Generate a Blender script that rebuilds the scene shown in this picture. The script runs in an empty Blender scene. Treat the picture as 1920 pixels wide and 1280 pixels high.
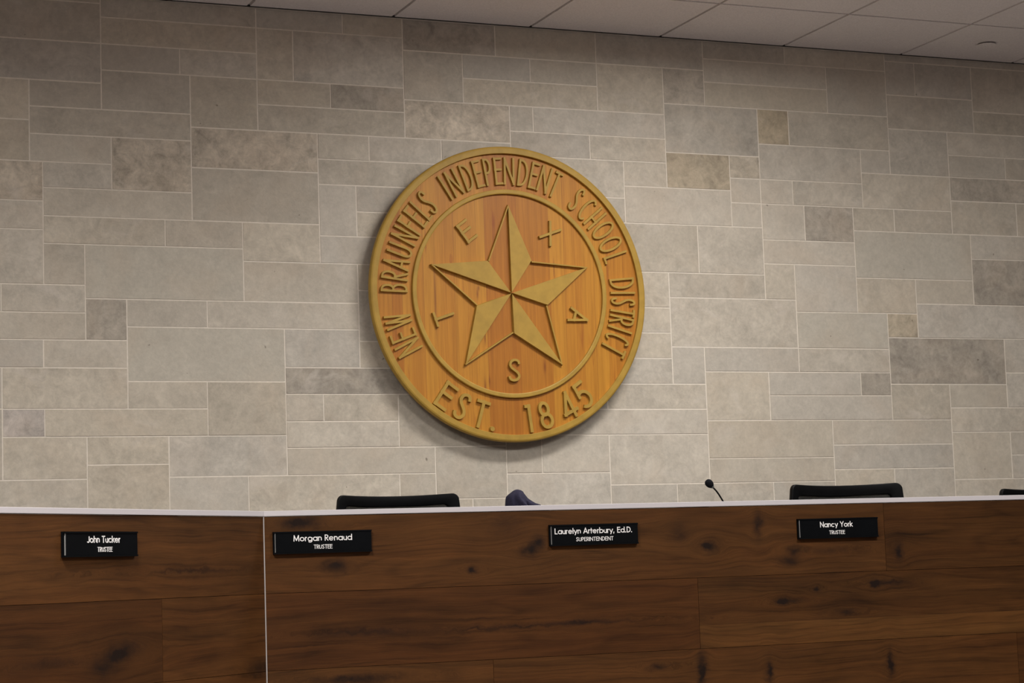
import bpy, bmesh, math, random
from mathutils import Vector, Matrix, noise
D = bpy.data
SC = bpy.context.scene
COL = SC.collection
random.seed(7)
PI = math.pi
R = math.radians

# ---------------------------------------------------------------- camera, light, exposure
EYE = 1.35            # camera height above the audience floor
WALL = 7.904          # distance from the camera to the stone wall
CEIL = EYE + 2.2659
DAIS = 0.52
cam_d = D.cameras.new('camera')
cam = D.objects.new('camera', cam_d)
COL.objects.link(cam)
rt = Vector((0.9223466, -0.3848545, -0.0341129))
dn = Vector((0.0104925, 0.1132102, -0.9935157))
fw = Vector((0.3862209, 0.9160079, 0.1084572))
m = Matrix.Identity(4)
for i in range(3):
    m[i][0], m[i][1], m[i][2] = rt[i], -dn[i], -fw[i]
m[2][3] = EYE
cam.matrix_world = m
cam_d.sensor_width = 36
cam_d.lens = 3930.3 * 36 / 1920
cam_d.clip_start, cam_d.clip_end = 0.05, 100
SC.camera = cam

world = D.worlds.new('world')
SC.world = world
world.use_nodes = True
world.node_tree.nodes['Background'].inputs[0].default_value = (1, 0.93, 0.86, 1)
world.node_tree.nodes['Background'].inputs[1].default_value = 0.0

SC.view_settings.view_transform = 'Standard'
SC.view_settings.look = 'None'
SC.view_settings.gamma = 1
SC.view_settings.use_curve_mapping = False
SC.view_settings.exposure = 0.0


def area_lamp(name, x, y, sx, sy, watts, spread, col=(1, 0.975, 0.94)):
    l = D.lights.new(name, 'AREA')
    l.shape = 'RECTANGLE'
    l.size, l.size_y = sx, sy
    l.energy = watts
    l.spread = R(spread)
    l.color = col
    o = D.objects.new(name, l)
    COL.objects.link(o)
    o.location = (x, y, CEIL - 0.012)
    return o


# recessed ceiling fixtures of the room (x, y, size x, size y, watts, spread)
LAMPS = [
    (0.7, 6.35, 1.2, 0.3, 17, 162), (3.8, 6.35, 1.2, 0.3, 52, 175), (6.3, 6.35, 1.2, 0.3, 11, 176),
    (0.3, 3.8, 1.2, 0.6, 150, 160), (3.8, 3.8, 1.2, 0.6, 102, 165), (6.3, 3.8, 1.2, 0.6, 15, 168),
    (-0.6, 0.2, 1.2, 0.6, 82, 156), (2.4, 0.2, 1.2, 0.6, 65, 156),
]
for i, a in enumerate(LAMPS):
    area_lamp('ceiling_lamp', *a)

# ---------------------------------------------------------------- helpers
def lin(c):
    c = c / 255.0
    return c / 12.92 if c <= 0.04045 else ((c + 0.055) / 1.055) ** 2.4


def rgb(r, g, b):
    return (lin(r), lin(g), lin(b), 1)


def setp(o, label=None, cat=None, group=None, kind=None):
    for k, v in (('label', label), ('category', cat), ('group', group), ('kind', kind)):
        if v:
            o[k] = v
    return o


def thing(name, label, cat, loc=(0, 0, 0), rotz=0.0, group=None):
    o = D.objects.new(name, None)
    COL.objects.link(o)
    o.location = loc
    o.rotation_euler = (0, 0, rotz)
    o.empty_display_size = 0.1
    return setp(o, label, cat, group)


def obj(name, bm, mats, parent=None, smooth=False, bevel=0.0, loc=(0, 0, 0), fix=True):
    me = D.meshes.new(name)
    if fix:
        bmesh.ops.recalc_face_normals(bm, faces=bm.faces)
    bm.to_mesh(me)
    bm.free()
    for mt in (mats if isinstance(mats, (list, tuple)) else [mats]):
        me.materials.append(mt)
    o = D.objects.new(name, me)
    COL.objects.link(o)
    o.location = loc
    if parent:
        o.parent = parent
    if smooth:
        for p in me.polygons:
            p.use_smooth = True
    if bevel:
        b = o.modifiers.new('bevel', 'BEVEL')
        b.width, b.segments, b.limit_method, b.angle_limit = bevel, 2, 'ANGLE', R(40)
    return o


def box(bm, x0, x1, y0, y1, z0, z1, mi=0):
    vs = [bm.verts.new((x, y, z)) for x in (x0, x1) for y in (y0, y1) for z in (z0, z1)]
    fs = []
    for q in ((0, 1, 3, 2), (4, 6, 7, 5), (0, 4, 5, 1), (2, 3, 7, 6), (0, 2, 6, 4), (1, 5, 7, 3)):
        f = bm.faces.new([vs[i] for i in q])
        f.material_index = mi
        fs.append(f)
    return vs, fs


def prism(bm, poly, z0, z1):
    a = [bm.verts.new((x, y, z0)) for x, y in poly]
    b = [bm.verts.new((x, y, z1)) for x, y in poly]
    n = len(poly)
    bm.faces.new(a[::-1])
    bm.faces.new(b)
    for i in range(n):
        bm.faces.new((a[i], a[(i + 1) % n], b[(i + 1) % n], b[i]))


def lathe(bm, prof, n=48, axis='Z', cap=True):
    """prof: list of (radius, height)."""
    rings = []
    for r, h in prof:
        ring = []
        for i in range(n):
            t = 2 * PI * i / n
            x, y = r * math.cos(t), r * math.sin(t)
            ring.append(bm.verts.new((x, y, h) if axis == 'Z' else (x, h, y)))
        rings.append(ring)
    for a, b in zip(rings, rings[1:]):
        for i in range(n):
            bm.faces.new((a[i], a[(i + 1) % n], b[(i + 1) % n], b[i]))
    if cap:
        bm.faces.new(rings[0][::-1])
        bm.faces.new(rings[-1])
    return rings


def tube(bm, pts, rad, n=10, cap=True):
    pts = [Vector(p) for p in pts]
    rads = rad if isinstance(rad, (list, tuple)) else [rad] * len(pts)
    rings, up = [], None
    for i, p in enumerate(pts):
        t = (pts[min(i + 1, len(pts) - 1)] - pts[max(i - 1, 0)]).normalized()
        if up is None:
            up = t.orthogonal().normalized()
        up = (up - t * up.dot(t)).normalized()
        s = t.cross(up)
        rings.append([bm.verts.new(p + rads[i] * (math.cos(2 * PI * k / n) * up + math.sin(2 * PI * k / n) * s)) for k in range(n)])
    for a, b in zip(rings, rings[1:]):
        for k in range(n):
            bm.faces.new((a[k], a[(k + 1) % n], b[(k + 1) % n], b[k]))
    if cap:
        bm.faces.new(rings[0][::-1])
        bm.faces.new(rings[-1])


# ---------------------------------------------------------------- materials
class NT:
    def __init__(s, name):
        s.m = D.materials.new(name)
        s.m.use_nodes = True
        s.t = s.m.node_tree
        s.b = s.t.nodes['Principled BSDF']

    def n(s, typ, **kw):
        o = s.t.nodes.new(typ)
        for k, v in kw.items():
            setattr(o, k, v)
        return o

    def put(s, sock, v):
        if hasattr(v, 'is_linked') or isinstance(v, bpy.types.NodeSocket):
            s.t.links.new(v, sock)
        else:
            sock.default_value = v

    def math(s, op, a, b=0.0, c=0.0, clamp=False):
        o = s.n('ShaderNodeMath', operation=op)
        o.use_clamp = clamp
        for i, v in enumerate((a, b, c)):
            s.put(o.inputs[i], v)
        return o.outputs[0]

    def vmath(s, op, a, b=(0, 0, 0)):
        o = s.n('ShaderNodeVectorMath', operation=op)
        s.put(o.inputs[0], a)
        s.put(o.inputs[1], b)
        return o.outputs[0]

    def noise(s, vec, scale, detail=4, rough=0.55, dist=0.0):
        o = s.n('ShaderNodeTexNoise')
        s.put(o.inputs['Vector'], vec)
        o.inputs['Scale'].default_value = scale
        o.inputs['Detail'].default_value = detail
        o.inputs['Roughness'].default_value = rough
        o.inputs['Distortion'].default_value = dist
        return o.outputs['Fac']

    def mix(s, fac, a, b, mode='MIX'):
        o = s.n('ShaderNodeMix', data_type='RGBA', blend_type=mode)
        s.put(o.inputs[0], fac)
        s.put(o.inputs[6], a)
        s.put(o.inputs[7], b)
        return o.outputs[2]

    def ramp(s, fac, stops):
        o = s.n('ShaderNodeValToRGB')
        s.put(o.inputs[0], fac)
        el = o.color_ramp.elements
        while len(el) < len(stops):
            el.new(0.5)
        for e, (p, c) in zip(el, stops):
            e.position = p
            e.color = c if len(c) == 4 else (*c, 1)
        return o.outputs[0]

    def attr(s, name, out='Color'):
        o = s.n('ShaderNodeAttribute', attribute_name=name)
        return o.outputs[out]

    def coord(s):
        return s.n('ShaderNodeTexCoord').outputs['Object']

    def sep(s, v):
        o = s.n('ShaderNodeSeparateXYZ')
        s.put(o.inputs[0], v)
        return o.outputs

    def comb(s, x=0.0, y=0.0, z=0.0):
        o = s.n('ShaderNodeCombineXYZ')
        for i, v in enumerate((x, y, z)):
            s.put(o.inputs[i], v)
        return o.outputs[0]

    def bump(s, h, strength=0.3, dist=0.01):
        o = s.n('ShaderNodeBump')
        o.inputs['Strength'].default_value = strength
        o.inputs['Distance'].default_value = dist
        s.put(o.inputs['Height'], h)
        s.t.links.new(o.outputs[0], s.b.inputs['Normal'])

    def out(s, col=None, rough=0.6, metal=0.0, spec=0.4):
        if col is not None:
            s.put(s.b.inputs['Base Color'], col)
        s.put(s.b.inputs['Roughness'], rough)
        s.b.inputs['Metallic'].default_value = metal
        s.b.inputs['Specular IOR Level'].default_value = spec
        return s.m


def plain(name, col, rough=0.5, metal=0.0, spec=0.4, var=0.06, scale=40.0, bump=0.0):
    t = NT(name)
    f = t.noise(t.coord(), scale, 3)
    lo = tuple(c * (1 - var) for c in col[:3]) + (1,)
    hi = tuple(min(1, c * (1 + var)) for c in col[:3]) + (1,)
    if bump:
        t.bump(f, bump, 0.002)
    return t.out(t.ramp(f, [(0.3, lo), (0.7, hi)]), rough, metal, spec)


def stone_material():
    t = NT('limestone')
    base = t.attr('tint')
    seed = t.attr('seed', 'Fac')
    mot = t.attr('mottle', 'Fac')
    p = t.vmath('ADD', t.coord(), t.comb(t.math('MULTIPLY', seed, 37.0), t.math('MULTIPLY', seed, 91.0), t.math('MULTIPLY', seed, 13.0)))
    big = t.noise(p, 5.0, 4, 0.6, 0.6)
    mid = t.noise(p, 17.0, 5, 0.65, 0.8)
    fine = t.noise(p, 70.0, 4, 0.7)
    v = t.math('ADD', t.math('MULTIPLY', t.math('SUBTRACT', big, 0.5), 0.45), t.math('MULTIPLY', t.math('SUBTRACT', mid, 0.5), 0.62))
    spk = t.noise(p, 42.0, 4, 0.7)
    v = t.math('ADD', v, t.math('MULTIPLY', t.math('SUBTRACT', spk, 0.5), 0.35))
    v = t.math('MULTIPLY', v, mot)
    v = t.math('ADD', v, t.math('MULTIPLY', t.math('SUBTRACT', fine, 0.5), 0.30))
    v = t.math('ADD', v, 1.0)
    c = t.mix(1.0, base, t.comb(v, v, v), 'MULTIPLY')
    # warm and pinkish clouds
    cl = t.noise(p, 3.2, 3, 0.6, 1.0)
    c = t.mix(t.math('MULTIPLY', t.ramp(cl, [(0.48, (0, 0, 0)), (0.75, (1, 1, 1))]), 0.20), c, rgb(200, 176, 150))
    # whitish calcite veins
    ve = t.noise(t.vmath('MULTIPLY', p, (1.0, 1.0, 1.6)), 5.5, 5, 0.6, 0.9)
    vm = t.ramp(ve, [(0.58, (0, 0, 0)), (0.70, (1, 1, 1)), (0.78, (0.1, 0.1, 0.1))])
    c = t.mix(t.math('MULTIPLY', t.math('MULTIPLY', vm, 0.42), t.math('MINIMUM', mot, 1.0)), c, rgb(214, 204, 192))
    # small pits
    pit = t.noise(p, 28.0, 2, 0.5, 0.2)
    c = t.mix(t.math('MULTIPLY', t.ramp(pit, [(0.765, (0, 0, 0)), (0.80, (1, 1, 1))]), 0.6), c, rgb(92, 78, 64))
    t.bump(t.math('ADD', t.math('MULTIPLY', mid, 0.7), t.math('MULTIPLY', fine, 0.4)), 0.25, 0.006)
    return t.out(c, 0.85, 0, 0.25)


def desk_wood(name, knots):
    """Dark stained oak with horizontal grain; knots: (x, z, rx, rz, strength) in metres on the panel."""
    t = NT(name)
    x, y, z = t.sep(t.coord())[:3]
    seed = t.attr('seed', 'Fac')
    base = t.attr('tint')
    kd, warp = None, None
    jx = t.math('MULTIPLY', t.math('SUBTRACT', t.noise(t.comb(t.math('MULTIPLY', x, 22.0), 3.0, t.math('MULTIPLY', z, 30.0)), 1.0, 3, 0.6), 0.5), 0.045)
    jz = t.math('MULTIPLY', t.math('SUBTRACT', t.noise(t.comb(t.math('MULTIPLY', x, 22.0), 8.0, t.math('MULTIPLY', z, 30.0)), 1.0, 3, 0.6), 0.5), 0.030)
    xk, zk = t.math('ADD', x, jx), t.math('ADD', z, jz)
    for kx, kz, rx, rz, st in knots:
        dx = t.math('DIVIDE', t.math('SUBTRACT', xk, kx), rx * 1.15)
        dz = t.math('DIVIDE', t.math('SUBTRACT', zk, kz), rz * 1.15)
        d2 = t.math('ADD', t.math('MULTIPLY', dx, dx), t.math('MULTIPLY', dz, dz))
        e = t.math('MULTIPLY', t.math('POWER', 2.718, t.math('MULTIPLY', d2, -1.0)), st)
        w = t.math('MULTIPLY', t.math('POWER', 2.718, t.math('MULTIPLY', d2, -0.12)), 0.022)
        w = t.math('MULTIPLY', w, t.math('MINIMUM', t.math('MAXIMUM', dz, -1.0), 1.0))
        kd = e if kd is None else t.math('ADD', kd, e)
        warp = w if warp is None else t.math('ADD', warp, w)
    so = t.math('MULTIPLY', seed, 53.0)
    wob = t.math('MULTIPLY', t.math('SUBTRACT', t.noise(t.comb(t.math('MULTIPLY', x, 1.6), so, t.math('MULTIPLY', z, 5.0)), 1.0, 3), 0.5), 0.07)
    z2 = t.math('ADD', z, wob)
    if warp is not None:
        z2 = t.math('SUBTRACT', z2, warp)
    g1 = t.noise(t.comb(t.math('MULTIPLY', x, 1.3), so, t.math('MULTIPLY', z2, 38.0)), 1.0, 6, 0.62)
    g2 = t.noise(t.comb(t.math('MULTIPLY', x, 5.0), so, t.math('MULTIPLY', z2, 330.0)), 1.0, 4, 0.7)
    g3 = t.noise(t.comb(t.math('MULTIPLY', x, 0.9), so, t.math('MULTIPLY', z, 4.0)), 1.0, 3, 0.5)
    v = t.math('ADD', t.math('MULTIPLY', t.math('SUBTRACT', g1, 0.5), 1.25), t.math('MULTIPLY', t.math('SUBTRACT', g2, 0.5), 1.0))
    v = t.math('ADD', v, t.math('MULTIPLY', t.math('SUBTRACT', g3, 0.5), 0.9))
    cath = t.noise(t.comb(t.math('MULTIPLY', x, 0.6), t.math('ADD', so, 4.0), t.math('MULTIPLY', z2, 7.0)), 1.0, 2, 0.4)
    line = t.math('SINE', t.math('MULTIPLY', t.math('ADD', cath, t.math('MULTIPLY', z2, 0.6)), 95.0))
    v = t.math('ADD', v, t.math('MULTIPLY', t.math('SUBTRACT', t.math('POWER', t.math('ADD', t.math('MULTIPLY', line, 0.5), 0.5), 4.0), 0.27), -0.20))
    blot = t.noise(t.comb(t.math('MULTIPLY', x, 5.0), so, t.math('MULTIPLY', z, 16.0)), 1.0, 4, 0.6)
    v = t.math('ADD', v, t.math('MULTIPLY', t.math('SUBTRACT', blot, 0.5), 0.8))
    v = t.math('MAXIMUM', t.math('ADD', v, 1.0), 0.22)
    c = t.mix(1.0, base, t.comb(v, v, v), 'MULTIPLY')
    red = t.noise(t.comb(t.math('MULTIPLY', x, 1.1), t.math('ADD', so, 9.0), t.math('MULTIPLY', z2, 14.0)), 1.0, 3)
    c = t.mix(t.math('MULTIPLY', t.ramp(red, [(0.42, (0, 0, 0)), (0.7, (1, 1, 1))]), 0.35), c, t.mix(1.0, c, (1.05, 0.88, 0.80, 1), 'MULTIPLY'))
    if kd is not None:
        kn = t.noise(t.comb(t.math('MULTIPLY', x, 30.0), so, t.math('MULTIPLY', z, 40.0)), 1.0, 3, 0.6)
        k = t.math('MULTIPLY', kd, t.math('ADD', t.math('MULTIPLY', kn, 1.6), 0.5), clamp=True)
        c = t.mix(k, c, rgb(28, 17, 11))
    t.bump(g2, 0.12, 0.002)
    return t.out(c, 0.6, 0, 0.12)


def seal_wood():
    t = NT('honey_pine_staves')
    x, y, z = t.sep(t.coord())[:3]
    xi = t.math('ADD', x, t.math('MULTIPLY', t.math('SINE', t.math('MULTIPLY', x, 41.0)), 0.012))
    q = t.math('MULTIPLY', xi, 21.0)
    idx = t.math('FLOOR', q)
    fr = t.math('SUBTRACT', q, idx)
    wn = t.n('ShaderNodeTexWhiteNoise', noise_dimensions='1D')
    t.put(wn.inputs['W'], t.math('ADD', idx, 0.37))
    rnd = wn.outputs['Value']
    so = t.math('MULTIPLY', rnd, 71.0)
    g = t.noise(t.comb(t.math('MULTIPLY', x, 70.0), so, t.math('MULTIPLY', z, 2.2)), 1.0, 5, 0.6, 0.4)
    g2 = t.noise(t.comb(t.math('MULTIPLY', x, 260.0), so, t.math('MULTIPLY', z, 9.0)), 1.0, 3, 0.6)
    c = t.ramp(rnd, [(0.0, rgb(174, 110, 32)), (0.35, rgb(184, 122, 37)), (0.75, rgb(190, 130, 41)), (1.0, rgb(168, 102, 29))])
    v = t.math('ADD', t.math('MULTIPLY', t.math('SUBTRACT', g, 0.5), 0.75), t.math('MULTIPLY', t.math('SUBTRACT', g2, 0.5), 0.30))
    v = t.math('ADD', v, 1.0)
    c = t.mix(1.0, c, t.comb(v, t.math('POWER', v, 1.25), t.math('POWER', v, 1.6)), 'MULTIPLY')
    dk = t.noise(t.comb(t.math('MULTIPLY', x, 34.0), so, t.math('MULTIPLY', z, 3.6)), 1.0, 2, 0.5, 0.9)
    c = t.mix(t.math('MULTIPLY', t.ramp(dk, [(0.66, (0, 0, 0)), (0.80, (1, 1, 1))]), 0.6), c, rgb(136, 60, 22))
    for kx, kz, rx, rz in ((-0.145, -0.005, .005, .022), (-0.139, 0.02, .004, .012), (-0.118, -0.185, .004, .028), (-0.125, -0.385, .005, .035), (0.142, -0.30, .006, .028), (-0.105, -0.36, .004, .02), (-0.33, -0.02, .004, .16), (0.20, 0.1, .003, .05)):
        dx = t.math('DIVIDE', t.math('ADD', t.math('SUBTRACT', x, kx), t.math('MULTIPLY', t.math('SUBTRACT', g, 0.5), 0.012)), rx)
        dz = t.math('DIVIDE', t.math('SUBTRACT', z, kz), rz)
        d2 = t.math('ADD', t.math('MULTIPLY', dx, dx), t.math('MULTIPLY', dz, dz))
        c = t.mix(t.math('MULTIPLY', t.math('POWER', 2.718, t.math('MULTIPLY', d2, -1.0)), 0.65), c, rgb(112, 48, 18))
    jl = t.math('LESS_THAN', fr, 0.03)
    c = t.mix(t.math('MULTIPLY', jl, 0.35), c, rgb(120, 60, 20))
    t.bump(g2, 0.06, 0.002)
    return t.out(c, 0.48, 0, 0.35)


def tile_material():
    t = NT('acoustic_tile')
    p = t.coord()
    f = t.noise(p, 160.0, 3, 0.7)
    g = t.noise(p, 2.0, 2)
    v = t.math('ADD', t.math('MULTIPLY', t.math('SUBTRACT', f, 0.5), 0.5), t.math('ADD', t.math('MULTIPLY', t.math('SUBTRACT', g, 0.5), 0.08), 1.0))
    t.bump(f, 0.4, 0.002)
    return t.out(t.mix(1.0, rgb(226, 219, 217), t.comb(v, v, v), 'MULTIPLY'), 0.95, 0, 0.1)


M = dict(
    stone=stone_material(),
    mortar=plain('mortar', rgb(230, 220, 206), 0.9, 0, 0.2, 0.06, 60),
    tile=tile_material(),
    grid=plain('ceiling_grid', rgb(172, 164, 160), 0.6),
    gap=plain('shadow_reveal', rgb(34, 32, 32), 0.7),
    paint=plain('wall_paint', rgb(112, 106, 100), 0.85, 0, 0.2, 0.03, 8),
    carpet=plain('carpet', rgb(128, 122, 120), 0.95, 0, 0.1, 0.25, 220, 0.4),
    white=plain('white_laminate', rgb(188, 182, 184), 0.4, 0, 0.4, 0.015, 6),
    alu=plain('pale_trim', rgb(150, 142, 138), 0.5, 0.0, 0.5, 0.03),
    gold=plain('gold_paint', rgb(176, 140, 59), 0.55, 0, 0.35, 0.10, 22, 0.05),
    black=plain('black_plastic', rgb(11, 11, 12), 0.55, 0, 0.12, 0.2, 30),
    plate=plain('black_engraved_plastic', rgb(8, 9, 11), 0.5, 0, 0.06, 0.15, 12),
    letter=plain('white_lettering', rgb(226, 222, 220), 0.5, 0, 0.3, 0.03),
    edge=plain('plate_edge', rgb(120, 118, 116), 0.4, 0, 0.4, 0.05),
    metal=plain('brushed_steel', rgb(150, 150, 150), 0.35, 0.8, 0.5, 0.05),
    collar=plain('grey_collar', rgb(108, 112, 110), 0.45, 0.1, 0.4, 0.05),
    cloth=plain('navy_cloth', rgb(40, 38, 54), 0.9, 0, 0.15, 0.18, 120, 0.3),
    foam=plain('microphone_foam', rgb(20, 20, 24), 0.95, 0, 0.1, 0.3, 300, 0.4),
    fabric=plain('black_seat_fabric', rgb(24, 24, 26), 0.9, 0, 0.15, 0.25, 200, 0.3),
)


def mesh_weave():
    t = NT('chair_mesh')
    x, y, z = t.sep(t.coord())[:3]
    a = t.math('GREATER_THAN', t.math('FRACT', t.math('MULTIPLY', x, 260.0)), 0.42)
    b = t.math('GREATER_THAN', t.math('FRACT', t.math('MULTIPLY', z, 260.0)), 0.42)
    hole = t.math('MULTIPLY', a, b)
    tr = t.n('ShaderNodeBsdfTransparent')
    ms = t.n('ShaderNodeMixShader')
    t.put(ms.inputs[0], t.math('MULTIPLY', hole, 0.45))
    t.t.links.new(t.b.outputs[0], ms.inputs[1])
    t.t.links.new(tr.outputs[0], ms.inputs[2])
    t.t.links.new(ms.outputs[0], t.t.nodes['Material Output'].inputs[0])
    return t.out(rgb(30, 31, 30), 0.7, 0, 0.2)


M['weave'] = mesh_weave()

# ---------------------------------------------------------------- the room
XL, XR, YF = -3.0, 10.0, -3.5
bm = bmesh.new()
box(bm, XL, XR, YF, WALL, -0.1, 0)
setp(obj('floor', bm, M['carpet']), kind='structure')
bm = bmesh.new()
box(bm, XL, XR, 5.98, WALL - 0.001, 0.0, DAIS)
setp(obj('floor', bm, M['carpet']), kind='structure')
bm = bmesh.new()
box(bm, XL - 0.15, XL, YF - 0.15, WALL + 0.2, -0.1, CEIL + 0.1)
setp(obj('wall_left', bm, M['paint']), kind='structure')
bm = bmesh.new()
box(bm, XR, XR + 0.15, YF - 0.15, WALL + 0.2, -0.1, CEIL + 0.1)
setp(obj('wall_right', bm, M['paint']), kind='structure')
bm = bmesh.new()
box(bm, XL, XR, YF - 0.15, YF, -0.1, CEIL + 0.1)
setp(obj('wall_front', bm, M['paint']), kind='structure')

# stone wall: mortar bed and every ashlar block as a raised slab of one mesh
STONES = "1020,2235,1651,2264;1020,2077,1651,2235;1020,1920,1651,2077;1020,1763,1375,1920;1375,1817,1651,1920;1651,1817,2000,1973;1651,2182,2272,2264,b-.06;1651,2077,2272,2182,b-.05;1651,1973,1961,2077;1961,1973,2272,2077;2000,1766,2272,1973;1375,1711,2000,1817;1020,1604,1375,1763;1375,1604,1687,1711,l;1687,1505,2000,1711,m;1020,1452,1424,1604,m;1424,1505,1687,1604;1424,1396,2000,1505;2000,1606,2517,1766,m;2000,1396,2517,1606;2272,1872,2577,1973;2577,1872,2891,1973,d.14;2272,1766,2891,1872;2517,1663,2734,1766,b-.04;2734,1663,3048,1766;3048,1663,3357,1766;2517,1560,3095,1663;2517,1352,2674,1560;2674,1454,2919,1560;2674,1352,2919,1454;2517,1241,2919,1352;2672,1135,2919,1241;2672,930,2919,1135;2672,823,2919,930;1020,1342,1424,1452;1424,1290,1892,1396;1892,1290,2201,1396;2201,1241,2517,1396;1020,1133,1424,1342;1424,1133,1580,1290;1580,1082,2201,1290,g;2201,1082,2672,1241;1265,1027,1580,1133;1020,1027,1265,1133;1020,923,1580,1027;1580,923,1738,1082,d.16;1738,976,2053,1082;2053,976,2672,1082;1020,817,1420,923;1420,817,1738,923;1738,766,2362,976,g;2362,823,2672,976;1266,661,1738,817;1020,661,1266,817;1020,396,1266,661;1738,661,2048,766;2048,556,2362,766;1266,556,1423,661,v.06;1423,556,2048,661;1266,396,1580,556;1580,449,1893,556;1580,140,1893,449;1020,140,1580,396;1893,399,2362,556;1893,140,2205,399;2205,140,2826,399;2362,718,2928,823,d.2;2362,610,2516,718;2516,610,2829,718;2362,506,2829,610;2362,399,2981,506;2829,506,3291,718;2981,295,3291,506;3291,393,3449,549;3449,393,3757,549;3291,140,3757,393;2826,295,2981,399;2826,140,3137,295;3137,140,3291,295;2272,2182,2634,2264;2634,2182,2891,2264;2272,1973,2423,2182;2423,1973,2891,2182;2891,2132,3302,2264,d.14;3302,2132,3765,2264;3765,2132,4279,2264;2891,1926,3152,2132;3152,2031,3457,2132;3457,2031,3765,2132;3152,1926,3765,2031;2891,1766,3357,1926,m;3357,1819,3463,1926;3463,1819,4079,1926;3357,1715,3721,1819;3721,1715,4079,1819;3458,1554,3875,1715;3875,1607,4079,1715;3765,1926,4079,2132;4079,1976,4279,2132,d.06;4279,2185,4688,2264;4688,2185,5208,2264;4279,2082,4897,2185,l;4279,1976,4897,2082;4897,1976,5208,2185;4079,1762,4536,1976;4536,1820,4692,1976,n.15;4692,1820,5208,1976;4079,1607,4387,1762,n.13;4387,1663,4536,1762,n.06;4536,1663,5055,1820;5055,1713,5208,1820;4387,1554,4536,1663,l;4536,1554,4697,1663,l;4697,1554,5055,1663;5055,1554,5523,1713;3875,1448,4387,1607,l;4387,1448,4536,1554,l;4536,1396,4750,1554,l;4750,1396,5000,1554,d.15;5000,1450,5215,1554;5215,1450,5523,1554;5208,2233,6100,2264;5208,2078,5364,2233;5364,2078,5672,2233;5672,2025,6100,2233;5208,1922,5672,2078;5672,1922,6100,2025;5208,1713,5523,1922;5523,1815,6100,1922;5523,1713,5833,1815;5833,1713,6100,1815;5523,1604,6100,1713,d.13;5523,1450,5880,1604;5880,1450,6100,1604;5000,1238,5618,1450,g;5618,1338,6100,1450;5618,1127,6100,1338,d.18;4536,1290,5000,1396,l;4536,1133,4687,1290;4687,1081,5000,1290;5000,1081,5309,1238;5309,1127,5618,1238;5309,973,6100,1127;4687,921,5151,1081,g;5151,973,5309,1081,n.12;4216,1240,4536,1448;3816,1240,4216,1448,b-.06;3876,1088,4068,1240;3876,980,4068,1088;3876,871,4068,980;3791,762,4068,871;4068,1133,4536,1240;4068,921,4687,1133;4068,762,4224,921;4224,816,4687,921;4687,816,5151,921;4224,606,4533,816,b-.03;4533,714,4996,816;4996,714,5151,816,d.18;4533,606,5151,714;5151,765,5769,973,d.2;5769,818,6100,973;5769,659,6100,818;5151,606,5460,765;5460,659,5769,765;5460,549,6100,659;4224,444,4840,606;4840,497,5460,606;4840,390,5460,497;4224,340,4840,444;4840,140,5145,390;5145,140,5460,390;5460,337,5773,549;5773,444,6100,549;5773,337,6100,444;5460,140,6100,337;3757,140,4066,340;4066,140,4531,340;4531,140,4840,340;3757,340,4224,549;3449,549,4224,655;3757,655,4224,762;3639,655,3757,762;3598,1448,3875,1554"
bm = bmesh.new()
lt = bm.loops.layers.float_color.new('tint')
ls = bm.faces.layers.float.new('seed')
lm = bm.faces.layers.float.new('mottle')
box(bm, XL, XR, WALL, WALL + 0.15, 0.0, CEIL, 1)
rs = random.Random(11)
BASE = (lin(197), lin(187.5), lin(173))


def slab(x0, z0, x1, z1, flag=''):
    g = 0.0027
    pr = rs.uniform(0.0006, 0.0022)
    if x1 - x0 < 0.02 or z1 - z0 < 0.02:
        g = 0.001
    vs, fs = box(bm, x0 + g, x1 - g, WALL - pr, WALL + 0.001, z0 + g, z1 - g, 0)
    k = 1 + rs.uniform(-0.085, 0.045)
    h = rs.uniform(-0.03, 0.035)
    mot = rs.uniform(0.55, 1.1)
    c = [BASE[0] * k * (1 + h * 0.5), BASE[1] * k, BASE[2] * k * (1 - h)]
    if flag:
        a = float(flag[1:]) if len(flag) > 1 else 0.0
        f = flag[0]
        if f == 'd':
            c = [v * (1 - 1.4 * a) for v in (BASE[0], BASE[1] * 0.985, BASE[2] * 0.98)]
            mot = 1.5
        elif f == 'n':
            c = [BASE[0] * (1 - 1.0 * a), BASE[1] * (1 - 1.4 * a), BASE[2] * (1 - 2.1 * a)]
            mot = 1.6
        elif f == 'g':
            c = [BASE[0] * 0.97, BASE[1] * 0.985, BASE[2] * 0.985]
            mot = 0.5
        elif f == 'l':
            c = [v * 1.04 for v in BASE]
            mot = 0.6
        elif f == 'v':
            c = [BASE[0] * 0.93, BASE[1] * 0.92, BASE[2] * 0.98]
            mot = 1.6
        elif f == 'm':
            c = [BASE[0] * 0.97, BASE[1] * 0.94, BASE[2] * 0.91]
            mot = 2.0
        elif f == 'b':  # shade put into the colour of blocks that lie in dimmer light
            c = [v * (1 + 0.9 * a) for v in c]
    sd = rs.random()
    for fc in fs:
        fc[ls], fc[lm] = sd, mot
        for lp in fc.loops:
            lp[lt] = (*c, 1)


for s in STONES.split(';'):
    q = s.split(',')
    x0, z0, x1, z1 = [int(v) / 1000 for v in q[:4]]
    slab(x0, z0 + EYE, x1, z1 + EYE, q[4] if len(q) > 4 else '')


def courses(xa, xb, za, zb):                      # plain coursed ashlar for the stretches beyond the view
    z = zb
    while z > za + 0.02:
        hgt = min(rs.choice((0.105, 0.155, 0.21)), z - za)
        if z - za - hgt < 0.06:
            hgt = z - za
        x = xa
        while x < xb - 0.02:
            w = min(rs.uniform(0.3, 0.75), xb - x)
            if xb - x - w < 0.12:
                w = xb - x
            slab(x, z - hgt, x + w, z)
            x += w
        z -= hgt


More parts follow.
